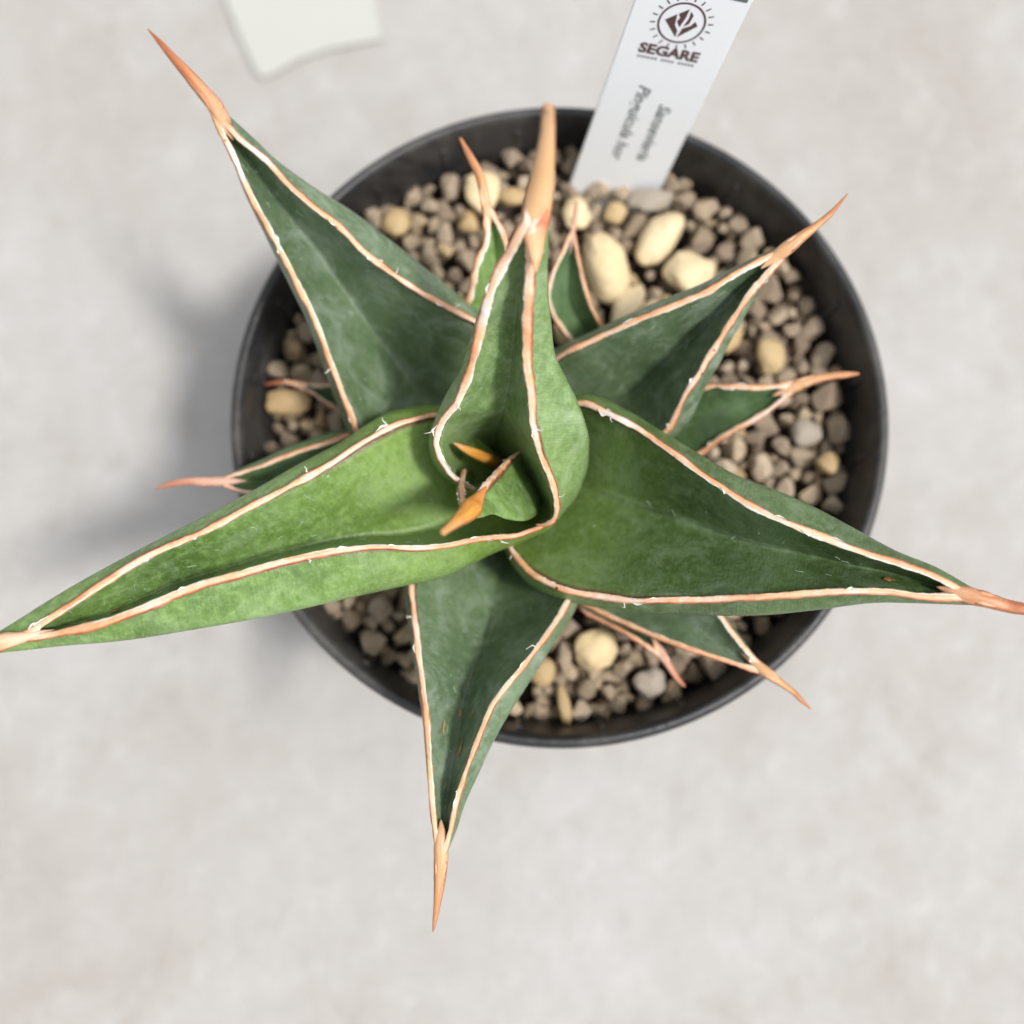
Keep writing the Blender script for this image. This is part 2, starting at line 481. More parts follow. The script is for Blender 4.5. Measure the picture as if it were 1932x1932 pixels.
    # margins
    for side_i, pth in enumerate((pa, pb)):
        other = pb if side_i == 0 else pa
        path = []
        for i, p in enumerate(pth):
            path.append(p + Vector((0, 0, .00012)) - SB)
        sub = spline(path, NS * 2)
        m = len(sub)
        rad = [prof(mr, i / (m - 1)) * .88 * min(1, .15 + i / (m * .06)) * (1 + .42 * noise.noise(Vector((i * .12, sd_ + side_i, 3)))) for i in range(m)]
        full, frad = sub, rad
        if sp_path:                       # the two margins run on over the root of the spine and fade into it
            ext = [sub[-1]]
            for fq in (.26, .38, .50, .62):
                iq = int(fq * (len(sp_path) - 1)); pq, rq = sp_path[iq], sp_rad[iq]
                tq = (sp_path[min(iq + 1, len(sp_path) - 1)] - sp_path[iq - 1]).normalized()
                sq = tq.cross(Vector((0, 0, 1))).normalized()
                if (sub[-4] - (other[-2] - SB)).dot(sq) < 0: sq = -sq
                cand = pq + sq * rq * (.62 - .5 * (fq - .26)) + Vector((0, 0, rq * spflat * .62))
                if (cand - ext[-1]).dot(tq) > .0002: ext.append(cand)
            if len(ext) > 2:
                es = spline(ext, 30)[1:]
                full = sub + es
                frad = rad + [max(rad[-1] * (1 - (q + 1) / len(es)) ** .8, .00008) for q in range(len(es))]
        V2, F2, U2 = tube(full, frad, 10, flat, jag=.24, seed=sd_ + side_i * 3)
        mid = m // 2; tm = (sub[mid + 1] - sub[mid]).normalized()
        if tm.cross(Vector((0, 0, 1))).dot(other[NS // 2] - SB - sub[mid]) < 0:      # red side of the edge faces outwards
            U2 = [tuple((u, v + .5 if v < .5 else v - .5) for u, v in f) if max(c[1] for c in f) <= .5 or min(c[1] for c in f) >= .5 else f for f in U2]
        link('leaf_margin', mesh('leaf_margin', V2, F2, HORN, U2), lf)
        # flakes of dry skin peeling off the margin
        if flakes:
            rr = random.Random(seed * 7 + side_i)
            FV, FF = [], []
            for q in range(int(flakes * 1.5)):
                i = rr.randrange(6, m - 10)
                p = sub[i]; tdir = (sub[i + 1] - sub[i]).normalized()
                inn = (other[min(i // 2, NS - 1)] - SB - p)
                inn.z = 0
                if inn.length < 1e-5: continue
                inn.normalize()
                if rr.random() < .3: inn = -inn
                L = rr.uniform(.0008, .0030); wd = rr.uniform(.00015, .0004)
                base = p + Vector((0, 0, rad[i] * .55)) + inn * rad[i] * .55
                b0 = len(FV)
                nseg = 5
                for sgi in range(nseg):
                    f = sgi / (nseg - 1)
                    c = base + tdir * L * (f - .5) + inn * (wd * rr.uniform(.2, 1.1)) * math.sin(f * 3.0)
                    FV += [c, c + inn * wd * (1 - abs(2 * f - 1)) * rr.uniform(.6, 1.6) + Vector((0, 0, rr.uniform(.0001, .0004)))]
                for sgi in range(nseg - 1):
                    FF.append((b0 + 2 * sgi, b0 + 2 * sgi + 1, b0 + 2 * sgi + 3, b0 + 2 * sgi + 2))
            for q in range(flakes // 2):       # a hair-thin shred that stands off the edge
                i = rr.randrange(8, m // 2); p = sub[i]
                inn = (other[min(i // 2, NS - 1)] - SB - p); inn.z = 0
                if inn.length < 1e-5: continue
                inn = inn.normalized() * rr.choice((1, -1))
                tdir = (sub[i + 1] - sub[i]).normalized()
                pp = [p + inn * rad[i] + (inn * rr.uniform(.3, 1) + tdir * rr.uniform(-.6, .6)) * f * .0012 + Vector((0, 0, f * .0006)) for f in (0, .4, .8, 1.2)]
                tv, tf, _ = tube(pp, [.00012, .0001, .00007, .00002], 5)
                b0 = len(FV); FV += tv; FF += [tuple(c + b0 for c in f) for f in tf]
            link('peeling_skin', mesh('peeling_skin', FV, FF, SKIN, smooth=False), lf, kind='stuff')
    return lf, rows

leaves = {}
# -- lower, older leaves half hidden under the rosette
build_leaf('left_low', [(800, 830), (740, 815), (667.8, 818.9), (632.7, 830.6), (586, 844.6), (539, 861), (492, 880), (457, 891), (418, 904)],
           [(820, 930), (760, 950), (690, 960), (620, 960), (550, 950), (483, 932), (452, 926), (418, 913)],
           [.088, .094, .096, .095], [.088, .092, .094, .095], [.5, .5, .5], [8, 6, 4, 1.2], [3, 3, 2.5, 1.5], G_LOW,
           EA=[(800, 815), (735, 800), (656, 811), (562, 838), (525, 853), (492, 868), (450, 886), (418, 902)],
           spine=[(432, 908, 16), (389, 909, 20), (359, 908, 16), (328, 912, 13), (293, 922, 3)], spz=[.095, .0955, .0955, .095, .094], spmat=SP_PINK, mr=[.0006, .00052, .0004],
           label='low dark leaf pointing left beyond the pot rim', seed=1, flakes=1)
build_leaf('left_tiny', [(740, 745), (690, 730), (632.7, 726), (600, 728), (574, 725), (548, 722)],
           [(760, 850), (700, 818), (644, 777), (610, 756), (586, 739), (550, 724)],
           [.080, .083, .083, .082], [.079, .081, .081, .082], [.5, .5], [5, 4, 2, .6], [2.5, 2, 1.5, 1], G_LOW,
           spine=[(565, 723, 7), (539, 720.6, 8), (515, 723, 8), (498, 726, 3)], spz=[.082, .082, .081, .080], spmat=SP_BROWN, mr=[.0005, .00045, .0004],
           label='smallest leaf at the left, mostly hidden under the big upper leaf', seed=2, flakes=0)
build_leaf('top_small', [(900, 700), (885, 620), (883, 575), (888, 559), (896, 517), (906, 483), (914.5, 467), (919, 444), (916, 418), (916, 396)],
           [(985, 700), (990, 620), (982, 560), (974, 510), (957, 466), (949, 440), (934.6, 414), (922, 392)],
           [.086, .096, .102, .104], [.086, .096, .102, .104], [.5, .5], [7, 5, 3.5, .8], [3, 2.5, 2, 1], G_YOUNG,
           spine=[(919, 402, 18), (914, 372, 19), (906, 334, 19), (888, 298, 16), (868, 260, 6)], spz=[.104, .1045, .105, .105, .105], spmat=SP_TAN, mr=[.0005, .0006, .0007, .0006],
           label='small upright leaf behind the tall central leaf', seed=3, flakes=1)
build_leaf('behind_small', [(1105, 720), (1102, 680), (1087, 656), (1068.6, 630), (1048.7, 602), (1035, 570), (1037, 539), (1049, 502), (1063, 474), (1077, 440)],
           [(1190, 710), (1170, 670), (1145, 633), (1137, 619), (1120, 588), (1105, 548), (1094, 502), (1087, 465), (1082, 440)],
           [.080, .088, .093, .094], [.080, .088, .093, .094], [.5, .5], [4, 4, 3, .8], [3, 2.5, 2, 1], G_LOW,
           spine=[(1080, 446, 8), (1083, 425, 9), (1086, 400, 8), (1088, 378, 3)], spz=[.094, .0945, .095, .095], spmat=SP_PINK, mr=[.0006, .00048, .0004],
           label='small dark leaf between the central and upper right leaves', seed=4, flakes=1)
build_leaf('right_small', [(1150, 770), (1230, 745), (1332, 730), (1367, 729.5), (1417, 731), (1465, 729), (1500, 722)],
           [(1180, 900), (1260, 885), (1322, 855), (1348, 835), (1392, 808), (1442, 780), (1477, 753), (1507, 730)],
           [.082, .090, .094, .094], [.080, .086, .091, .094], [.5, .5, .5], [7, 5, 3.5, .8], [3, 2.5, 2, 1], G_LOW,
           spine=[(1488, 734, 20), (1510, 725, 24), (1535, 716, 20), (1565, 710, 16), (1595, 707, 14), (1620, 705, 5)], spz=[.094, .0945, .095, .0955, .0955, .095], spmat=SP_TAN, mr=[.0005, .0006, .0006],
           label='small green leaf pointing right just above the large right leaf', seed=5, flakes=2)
build_leaf('low_right_tiny', [(1080, 1060), (1084, 1110), (1096, 1143), (1112, 1158), (1153, 1178), (1190, 1199), (1220, 1219), (1246, 1237)],
           [(1150, 1060), (1165, 1110), (1180, 1145), (1205, 1170), (1231, 1198), (1240, 1222), (1250, 1236)],
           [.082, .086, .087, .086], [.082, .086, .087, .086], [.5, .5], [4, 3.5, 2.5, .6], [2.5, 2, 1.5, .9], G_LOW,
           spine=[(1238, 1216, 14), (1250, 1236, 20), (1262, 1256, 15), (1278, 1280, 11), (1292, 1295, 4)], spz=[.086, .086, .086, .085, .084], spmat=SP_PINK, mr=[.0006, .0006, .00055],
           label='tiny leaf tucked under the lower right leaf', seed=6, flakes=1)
build_leaf('low_right', [(1030, 1040), (1050, 1090), (1087, 1130), (1157, 1165), (1233, 1198), (1308, 1226), (1368, 1246), (1436, 1268)],
           [(1130, 990), (1200, 1030), (1270, 1075), (1320, 1115), (1355, 1158), (1383, 1196), (1413, 1233), (1444, 1265)],
           [.086, .092, .097, .098], [.086, .094, .098, .098], [.5, .5], [6, 5, 4, 1], [3, 2.5, 2, 1], G_OLD,
           EB=[(1140, 985), (1210, 1025), (1280, 1070), (1330, 1112), (1363, 1155), (1391, 1194), (1420, 1232), (1446, 1263)],
           spine=[(1425, 1252, 18), (1448, 1270, 23), (1467, 1284, 17), (1495, 1304, 12), (1512, 1321, 10), (1529, 1337, 3)], spz=[.098, .0985, .0985, .098, .098, .097], spmat=SP_TAN, mr=[.0006, .00055, .00055],
           label='lower right leaf whose spine crosses the pot rim', seed=7, flakes=1)
# -- big outer leaves
leaves['bottom'] = build_leaf('bottom', [(850, 960), (800, 1030), (777.6, 1100), (781.5, 1156), (789, 1226), (799, 1306), (806.7, 1376), (810.6, 1436), (814, 1491), (819, 1547), (827, 1618)],
           [(1060, 980), (1095, 1050), (1077, 1121), (1047, 1176), (1007, 1231), (967, 1281), (932, 1326), (912, 1371), (892, 1421), (874, 1471), (859, 1527), (848, 1577), (834, 1622)],
           [.088, .098, .104, .106, .107], [.090, .101, .108, .109, .107], [.52, .54, .57, .6, .55], [14, 12.5, 9.5, 5.5, .9], [4, 4, 3, 2, 1], G_OLD,
           EB=[(1070, 990), (1098, 1070), (1080, 1143), (1032, 1226), (997, 1286), (957, 1351), (927, 1406), (902, 1461), (877, 1517), (861, 1567), (840, 1618)],
           spine=[(832, 1580, 24), (832, 1622, 30), (829, 1668, 23), (825, 1705, 15), (820, 1740, 9), (817, 1758, 3)], spz=[.107, .1072, .1078, .1085, .109, .109], spmat=SP_TAN, mr=[.0006, .0006, .00055, .0005], pw=1.35,
           label='large leaf pointing straight down with brown flecks', seed=8, flakes=4)
leaves['upper_right'] = build_leaf('upper_right', [(1000, 760), (1020, 710), (1051, 675), (1097, 652), (1145, 630), (1189, 610), (1233, 592), (1281, 573), (1329, 553), (1369, 529), (1410, 505), (1454, 482), (1482, 470)],
           [(1130, 900), (1200, 870), (1253, 818), (1268, 800), (1293, 745), (1318, 710), (1333, 680), (1355, 647), (1380, 607), (1402, 573), (1428, 540), (1458, 507), (1486, 474)],
           [.088, .101, .107, .110, .111], [.086, .098, .105, .109, .111], [.5, .54, .58, .62, .6], [14, 12, 9.5, 5.5, .9], [4, 3.5, 3, 2, 1], G_OLD,
           EA=[(995, 745), (1014, 702), (1046, 668), (1093, 645), (1141, 621), (1186, 598), (1229, 578), (1277, 557), (1325, 536), (1366, 514), (1408, 493), (1452, 473), (1480, 463)],
           EB=[(1140, 905), (1215, 873), (1268, 822), (1288, 800), (1308, 775), (1338, 711), (1353, 692), (1374, 650), (1394, 616), (1413, 582), (1434, 547), (1462, 510), (1489, 476)],
           spine=[(1462, 486, 22), (1484, 469, 30), (1512, 447, 23), (1540, 426, 16), (1570, 400, 11), (1599, 366, 3)], spz=[.111, .112, .113, .1135, .114, .114], spmat=SP_TAN, mr=[.0005, .0006, .00068, .0006],
           label='upper right leaf with blue-green bloom and a patch of light', seed=9, flakes=4)
leaves['upper_left'] = build_leaf('upper_left', [(790, 905), (720, 880), (680, 828), (660, 778), (643, 734), (621, 678), (600, 617), (573, 560), (543, 500), (504, 426), (469, 361), (443, 300), (417, 248), (402, 212)],
           [(985, 720), (940, 640), (895, 606), (825, 569), (769, 536), (726, 506), (682, 471), (639, 426), (587, 387), (543, 347), (504, 304), (452, 261), (410, 214)],
           [.088, .100, .107, .112, .114], [.092, .104, .110, .114, .114], [.46, .48, .5, .52, .5], [15, 14, 11, 6, .9], [4, 4, 3, 2, 1], G_OLD,
           EA=[(785, 912), (714, 884), (672, 832), (652, 782), (634, 738), (612, 682), (590, 622), (564, 566), (533, 505), (496, 431), (463, 364), (439, 302), (415, 249), (399, 212)],
           EB=[(985, 700), (945, 628), (900, 596), (843, 547), (791, 500), (726, 447), (660, 397), (595, 356), (521, 302), (480, 262), (418, 205)],
           spine=[(424, 234, 26), (406, 200, 32), (384, 174, 29), (355, 140, 24), (326, 108, 17), (302, 80, 11), (279, 55, 2)], spz=[.114, .1145, .115, .1155, .116, .116, .116], spmat=SP_BROWN, mr=[.0006, .00062, .0006],
           label='large upper left leaf with a triangular patch of light inside', seed=10, flakes=4)
leaves['right'] = build_leaf('right', [(1030, 830), (1060, 775), (1096, 761), (1128, 770), (1168, 790), (1218, 818), (1278, 860), (1328, 897), (1392, 940), (1447, 970), (1532, 1005), (1612, 1037), (1692, 1062), (1756, 1084), (1806, 1110), (1832, 1122)],
           [(950, 1000), (968.6, 1042), (998, 1077), (1028, 1097), (1068, 1114), (1118, 1124), (1193, 1133), (1268, 1133), (1367, 1130), (1467, 1125), (1567, 1117), (1667, 1117), (1741, 1126), (1806, 1128), (1834, 1130)],
           [.101, .109, .114, .118, .119, .119], [.096, .105, .112, .117, .119, .119], [.45, .42, .38, .35, .36, .45], [18, 15, 13, 10, 6, 1.2], [4, 4, 3.5, 3, 2, 1], G_MID,
           EA=[(1022, 826), (1054, 768), (1100, 753), (1150, 766), (1238, 815), (1318, 860), (1392, 900), (1467, 927), (1542, 960), (1617, 1000), (1692, 1040), (1766, 1070), (1834, 1108)],
           EB=[(945, 1005), (965, 1048), (995, 1084), (1028, 1105), (1080, 1122), (1140, 1135), (1208, 1143), (1268, 1149), (1342, 1155), (1442, 1157), (1542, 1149), (1642, 1137), (1716, 1137), (1790, 1140), (1834, 1142)],
           spine=[(1800, 1116, 24), (1830, 1124, 36), (1865, 1133, 32), (1900, 1143, 28), (1932, 1149, 25), (1965, 1158, 18), (2010, 1172, 3)], spz=[.119, .1195, .12, .12, .1205, .1205, .121], spmat=SP_BROWN, mr=[.0006, .0006, .00065, .00065],
           label='long right leaf reaching the right edge of the picture', seed=11, flakes=4)
leaves['left'] = build_leaf('left', [(868, 786), (826, 783), (780, 792), (739, 805), (682, 837), (608, 885), (543, 920), (478, 954), (378, 1006), (269, 1055), (161, 1124), (100, 1164), (52, 1195), (12, 1207), (-28, 1220)],
           [(1050, 975), (1023, 993), (998, 1003), (973, 1011), (940, 1014), (898, 1019), (840, 1030), (782, 1035), (713, 1032), (652, 1038), (565, 1054), (452, 1084), (369, 1108), (261, 1153), (174, 1182), (87, 1200), (48, 1206), (10, 1215), (-28, 1225)],
           [.103, .111, .115, .118, .120, .120], [.104, .112, .116, .119, .120, .120], [.7, .84, .84, .80, .72, .55], [18, 15, 12, 9, 5.5, 1.2], [4, 4.5, 4, 3, 2, 1.2], G_YOUNG,
           EA=[(868, 776), (820, 775), (775, 782), (733, 793), (652, 843), (565, 884), (478, 932), (391, 975), (304, 1019), (174, 1086), (87, 1136), (36, 1168), (0, 1190), (-30, 1208)],
           EB=[(1048, 985), (1015, 1004), (973, 1024), (931, 1042), (889, 1064), (840, 1087), (782, 1101), (652, 1130), (521, 1160), (391, 1184), (239, 1208), (117, 1219), (40, 1228), (0, 1232), (-30, 1236)],
           spine=[(70, 1196, 14), (36, 1204, 26), (5, 1211, 38), (-25, 1222, 36), (-55, 1233, 26), (-110, 1254, 3)], spz=[.120, .1205, .121, .1215, .122, .122], spmat=SP_PALE, mr=[.00055, .0006, .00068, .00072, .0007],
           label='long bright green left leaf reaching the left edge of the picture', seed=12, flakes=5)
# -- heart of the rosette
leaves['tall'] = build_leaf('tall', [(920, 935), (885, 920), (856, 900), (841, 882), (831, 865), (824, 845), (823, 828), (833, 798), (849, 776), (861, 763), (881, 717), (893, 676), (904, 634), (914, 592), (923, 559), (936, 525), (953, 492), (975, 452), (992, 420)],
           [(1010, 990), (1030, 990), (1045, 980), (1051, 957), (1048, 932), (1038, 898), (1023, 865), (1013, 831), (1006, 798), (1004, 765), (1003, 743), (996, 692), (995, 642), (996, 592), (1001, 525), (1002, 470), (1006, 425)],
           [.104, .112, .118, .124, .132, .139], [.106, .114, .120, .126, .133, .139], [.5, .5, .62, .72, .72, .5], [38, 34, 10, 6.5, 4, .8], [3, 3.5, 4, 3.5, 2.5, 1.2], G_TALL,
           EA=[(915, 945), (875, 928), (846, 906), (830, 886), (820, 866), (816, 845), (817, 822), (828, 790), (839, 759), (856, 726), (873, 697), (884, 660), (896, 622), (908, 582), (920, 548), (934, 515), (952, 484), (973, 444), (984, 415)],
           EB=[(1012, 1000), (1035, 990), (1057, 964), (1073, 948), (1090, 923), (1105, 882), (1109, 848), (1108, 815), (1090, 759), (1067, 712), (1047, 667), (1040, 609), (1035, 559), (1033, 508), (1036, 442), (1034, 410)],
           spine=[(1010, 480, 26), (1008, 432, 52), (1014, 390, 60), (1021, 350, 55), (1028, 300, 43), (1033, 250, 32), (1034, 208, 26), (1034, 200, 20)], spz=[.1385, .1385, .140, .142, .145, .148, .151, .152], spmat=SP_RED, mr=[.00055, .0006, .0007, .00085, .00095, .00085],
           pw=1.6, label='tall central leaf rising towards the viewer with a blunt tan spine', seed=13, flakes=4, spflat=.75)
leaves['inner'] = build_leaf('inner', [(882, 902), (876, 888), (873, 901), (871, 923), (873, 945), (880, 966)],
           [(985, 850), (970, 861), (961, 868), (944, 887), (923, 910), (900, 938), (886, 958)],
           [.099, .108, .116, .124], [.102, .110, .118, .124], [.5, .5, .5], [30, 22, 8, .8], [3, 3, 2.5, 1.5], G_YOUNG,
           EB=[(988, 876), (1008, 905), (1020, 940), (1018, 962), (1006, 977), (986, 984), (956, 980), (931, 971), (912, 976), (900, 978)],
           EA=[(874, 894), (868, 884), (864, 905), (862, 925), (864, 948), (872, 965)],
           spine=[(898, 946, 30), (889, 959, 46), (877, 972, 38), (862, 984, 27), (848, 995, 20), (838, 1003, 17), (835, 1006, 14)], spz=[.1235, .1245, .126, .128, .130, .1315, .132], spmat=SP_ORANGE, mr=[.00025, .0006, .0007, .0006],
           pw=1.4, ef=.5, label='small inner leaf with an orange blunt spine pointing down left', seed=14, flakes=3)
# innermost leaf: only its ochre point shows in the dark funnel
pts = [(856, 836, 2), (864, 840, 9), (879, 848, 16), (900, 857, 21), (925, 868, 24), (950, 880, 26)]
pz = [.108, .1075, .1065, .104, .099, .090]
path = spline([P(x, y, z) - SB for (x, y, w_), z in zip(pts, pz)], 30, chord=False)
wid = spline([(w_ * .5 * (P(x + 1, y, z) - P(x, y, z)).length, 0, 0) for (x, y, w_), z in zip(pts, pz)], 30, chord=False)
V, F, U = tube(path, [max(r.x, .0001) for r in wid], 14, .85, jag=.12, seed=3)
U = [tuple((1 - u, v) for u, v in f) for f in U]
o = link('leaf', mesh('leaf', V, F, SP_ORANGE, U), plant); o['label'] = 'innermost ochre leaf tip in the dark centre'
# stem, coloured dark brown to paint in the shade of the central hollow
k = NT('stem_painted_shade'); k.setp(Base_Color=k.ramp(k.noise(500, 4, .6, k.obj()), [(.35, (.03, .018, .010)), (.7, (.10, .06, .03))]), Roughness=.8); M_STEM_SHADE = k.m
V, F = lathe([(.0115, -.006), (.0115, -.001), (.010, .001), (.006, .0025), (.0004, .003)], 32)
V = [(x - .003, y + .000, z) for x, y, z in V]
link('stem', mesh('stem', V, F, M_STEM_SHADE, fix=True), plant)

# scars, fibres and scratches that sit on the leaf skin
def on_surface(rows, u, v):
    i = min(int(u * (NS - 1)), NS - 2); j = min(int(v * 22), 21)
    a, b, c = rows[i][j], rows[i + 1][j], rows[i][j + 1]
    n = (c - a).cross(b - a).normalized()
    if n.z < 0: n = -n
    fu, fv = u * (NS - 1) - i, v * 22 - j
    p = a.lerp(b, fu) + (c - a) * fv
    return p, n, (b - a).normalized()
def scar(lf, rows, u, v, ln, wd, mat=SCAR):
    p, n, t = on_surface(rows, u, v); s = n.cross(t)
    V = [p - SB + n * .0004]; m = 12
    for q in range(m):
        a = 2 * math.pi * q / m; r = random.uniform(.75, 1.2)
        V.append(p - SB + t * math.cos(a) * ln * r + s * math.sin(a) * wd * r + n * .00025)
    link('scar', mesh('scar', V, [(0, q + 1, (q + 1) % m + 1) for q in range(m)], mat), lf)
lf, rows = leaves['bottom']
scar(lf, rows, .60, .45, .0009, .00028); scar(lf, rows, .64, .22, .0011, .00025); scar(lf, rows, .70, .66, .0022, .0003); scar(lf, rows, .60, .74, .0008, .0002)
lf, rows = leaves['left']
scar(lf, rows, .765, .62, .0009, .0006)
lf, rows = leaves['right']
scar(lf, rows, .83, .70, .0008, .0008)
k = NT('torn_skin'); k.setp(Base_Color=k.ramp(k.noise(1800, 3, .6, k.obj()), [(.42, (.05, .07, .03)), (.52, (.55, .52, .42))]), Roughness=.7); TORN = k.m
lf, rows = leaves['tall']
def fibres(key, cnt, rnd, u0=.25, u1=.85):
    lf, rows = leaves[key]; V, F = [], []
    for q in range(cnt):
        u, v = rnd.uniform(u0, u1), rnd.uniform(.12, .8)
        p, n, t = on_surface(rows, u, v); s = n.cross(t)
        a = rnd.uniform(0, 6.28); cur = rnd.uniform(-.7, .7); L = rnd.uniform(.0004, .0020)
        pp = [p - SB + n * .00006]; 
        for st_ in range(6):
            a += cur * .35 + rnd.uniform(-.4, .4)
            pp.append(pp[-1] + (t * math.cos(a) + s * math.sin(a)) * L / 6 + n * .00001)
        tv, tf, _ = tube(pp, [.00002, .00004, .00005, .00003, .00005, .00003, .00001], 5, .6)
        b0 = len(V); V += tv; F += [tuple(c + b0 for c in f) for f in tf]
    link('skin_scratches', mesh('skin_scratches', V, F, FIBRE), lf, kind='stuff')
rn = random.Random(4)
fibres('left', 34, rn, .2, .85); fibres('upper_left', 24, rn); fibres('upper_right', 12, rn); fibres('bottom', 10, rn); fibres('right', 14, rn)

# ---------------------------------------------------------------- plant label
k = NT('white_plastic'); k.setp(Base_Color=(.87, .90, .95), Roughness=.38); WHITE = k.m
k = NT('print_grey'); k.setp(Base_Color=(.13, .15, .16), Roughness=.6); INK = k.m
k = NT('print_maroon'); k.setp(Base_Color=(.10, .05, .058), Roughness=.6); INKR = k.m
ZL0, ZL1 = .0752, .120
C0 = P(1160, 352, ZL0); C1 = P(1308, 0, ZL1)
ax = (C1 - C0).normalized(); uh = (P(1259, 356, ZL0) - P(1062, 346, ZL0)).normalized()
wx = (uh - ax * uh.dot(ax)).normalized(); nz = wx.cross(ax).normalized()
tag = link('plant_tag', None, label='white plastic plant tag printed with a sun emblem, stuck slanting into the gravel', category='plant label')
tag.matrix_world = Matrix(((wx.x, ax.x, nz.x, C0.x), (wx.y, ax.y, nz.y, C0.y), (wx.z, ax.z, nz.z, C0.z), (0, 0, 0, 1)))
def tagloc(px, py):
    d = ray(px, py); tt = (C0 - CAM).dot(nz) / d.dot(nz); q = CAM + d * tt - C0
    return q.dot(wx), q.dot(ax)
HW = .0094; HT = .0003
out = [(-HW, -.006), (0, -.018), (HW, -.006), (HW, .0605), (HW - .0015, .062), (-HW + .0015, .062), (-HW, .0605)]
V = [(x, y, z) for z in (-HT, HT) for x, y in out]; n = len(out)
F = [tuple(range(n))[::-1], tuple(range(n, 2 * n))] + [(i, (i + 1) % n, n + (i + 1) % n, n + i) for i in range(n)]
me = mesh('tag_blade', V, F, WHITE, smooth=False, fix=True)
bl = link('tag_blade', me, tag)
bl.modifiers.new('bevel', 'BEVEL').width = .00012
COLLIDE.append(([tag.matrix_world @ Vector(v) for v in V], F))
def lettering(txt, px, py, size, rot, mat, shear=0., weight=0., name='lettering', align='CENTER', sx=1.):
    cu = bpy.data.curves.new(name, 'FONT'); cu.body = txt; cu.size = size; cu.shear = shear; cu.offset = weight
    cu.align_x = align; cu.align_y = 'CENTER'; cu.resolution_u = 3
    tmp = bpy.data.objects.new('tmp', cu); C.objects.link(tmp)
    dg = bpy.context.evaluated_depsgraph_get()
    me = bpy.data.meshes.new_from_object(tmp.evaluated_get(dg)); C.objects.unlink(tmp); bpy.data.objects.remove(tmp)
    me.materials.clear(); me.materials.append(mat)
    x, y = tagloc(px, py)
    me.transform(Matrix.Translation((x, y, HT + .00004)) @ Matrix.Rotation(rot, 4, 'Z') @ Matrix.Diagonal((sx, 1, 1, 1)))
    return link(name, me, tag)
def flat(polys, mat, name, z=HT + .00004):
    V, F = [], []
    for p in polys:
        b0 = len(V); V += [(x, y, z) for x, y in p]; F.append(tuple(range(b0, b0 + len(p))))
    return link(name, mesh(name, V, F, mat, smooth=False), tag)
lettering('SEGARE', 1262, 97, .0028, 0, INKR, weight=.00012, sx=1.12)
lettering('Pinguicula hor', 1218, 158, .0034, -math.pi / 2, INK, shear=.3, weight=.00006, align='LEFT', sx=1.0)
lettering('Sansevieria', 1256, 195, .0034, -math.pi / 2, INK, shear=.3, weight=.00006, align='LEFT', sx=1.0)
# sun emblem: ring, rays and a diamond cut by flame strokes
ex, ey = tagloc(1286, 41); RR = .0041
def pol(r, a): return (ex + r * math.cos(a), ey + r * math.sin(a))
quads = []
for i in range(48):
    a0, a1 = 2 * math.pi * i / 48, 2 * math.pi * (i + 1) / 48
    quads.append([pol(RR, a0), pol(RR, a1), pol(RR - .00036, a1), pol(RR - .00036, a0)])
for i in range(20):
    a = 2 * math.pi * (i + .5) / 20; d = .032
    quads.append([pol(RR + .0004, a - d), pol(RR + .0013, a - d * .6), pol(RR + .0013, a + d * .6), pol(RR + .0004, a + d)])
def S(pts): return [(ex + x * .00098, ey + y * .00098) for x, y in pts]
quads += [S([(-3.0, .1), (-.1, -3.0), (-.2, -1.6), (-1.0, -.6), (-1.3, 1.6)]), S([(-.9, .2), (-.1, -.9), (.35, 1.2), (.4, 3.0), (-1.1, 1.7), (-.6, 1.0)]),
          S([(.15, -3.0), (2.9, .0), (2.2, .8), (1.7, -.2), (.5, -1.0)]), S([(.5, -.6), (1.3, .1), (1.5, 1.9), (.8, 2.6), (.9, 1.2)])]
flat(quads, INKR, 'emblem')
bx, by = tagloc(1393, 2)
flat([[(bx - .0020, by + .0002), (bx + .0014, by + .0002), (bx + .0014, by + .004), (bx - .0020, by + .004)]], INK, 'printed_block')
# fine print line below the name
sx_, sy_ = tagloc(1256, 112)
flat([[(sx_ - .0052 + i * .00062, sy_ - .00022), (sx_ - .0052 + i * .00062 + .0004, sy_ - .00022), (sx_ - .0052 + i * .00062 + .0004, sy_ + .00022), (sx_ - .0052 + i * .00062, sy_ + .00022)] for i in range(17) if i not in (6, 11)], INKR, 'fine_print')

# ---------------------------------------------------------------- gravel
def stone_material(name, stops, rough=.75, bump=.5):
    k = NT(name); ob = k.obj()
    oi = k.n('ShaderNodeObjectInfo')
    vec = k.n('ShaderNodeVectorMath', operation='ADD'); k.l(ob, vec.inputs[0]); k.l(oi.outputs['Location'], vec.inputs[1])
    col = k.ramp(oi.outputs['Random'], stops)
    nn = k.noise(1.5, 6, .7, k.scaled(vec.outputs[0], 1, 1, 1))
    col = k.mix(k.fr(nn, .45, .7, 0, .6), col, stops[0][1])
    col = k.mix(k.fr(k.noise(5, 4, .7, vec.outputs[0]), .52, .70, 0, .45), col, (.25, .195, .14))
    k.setp(Base_Color=col, Roughness=rough)
    k.l(k.bump(k.noise(3.5, 5, .65, vec.outputs[0]), bump, .12), k.b.inputs['Normal'])
    return k.m
M_STONE = stone_material('gravel_stone', [(0, (.31, .235, .165)), (.3, (.50, .395, .28)), (.55, (.64, .52, .38)), (.75, (.43, .335, .24)), (.9, (.68, .55, .37)), (1, (.66, .48, .25))])
M_CREAM = stone_material('pebble_cream', [(0, (.68, .54, .32)), (.5, (.74, .61, .39)), (1, (.68, .52, .28))], .6, .12)
M_OCHRE = stone_material('pebble_ochre', [(0, (.50, .37, .19)), (1, (.46, .31, .15))], .6, .2)
M_GREYS = stone_material('pebble_grey', [(0, (.38, .33, .27)), (1, (.30, .26, .21))], .6, .2)
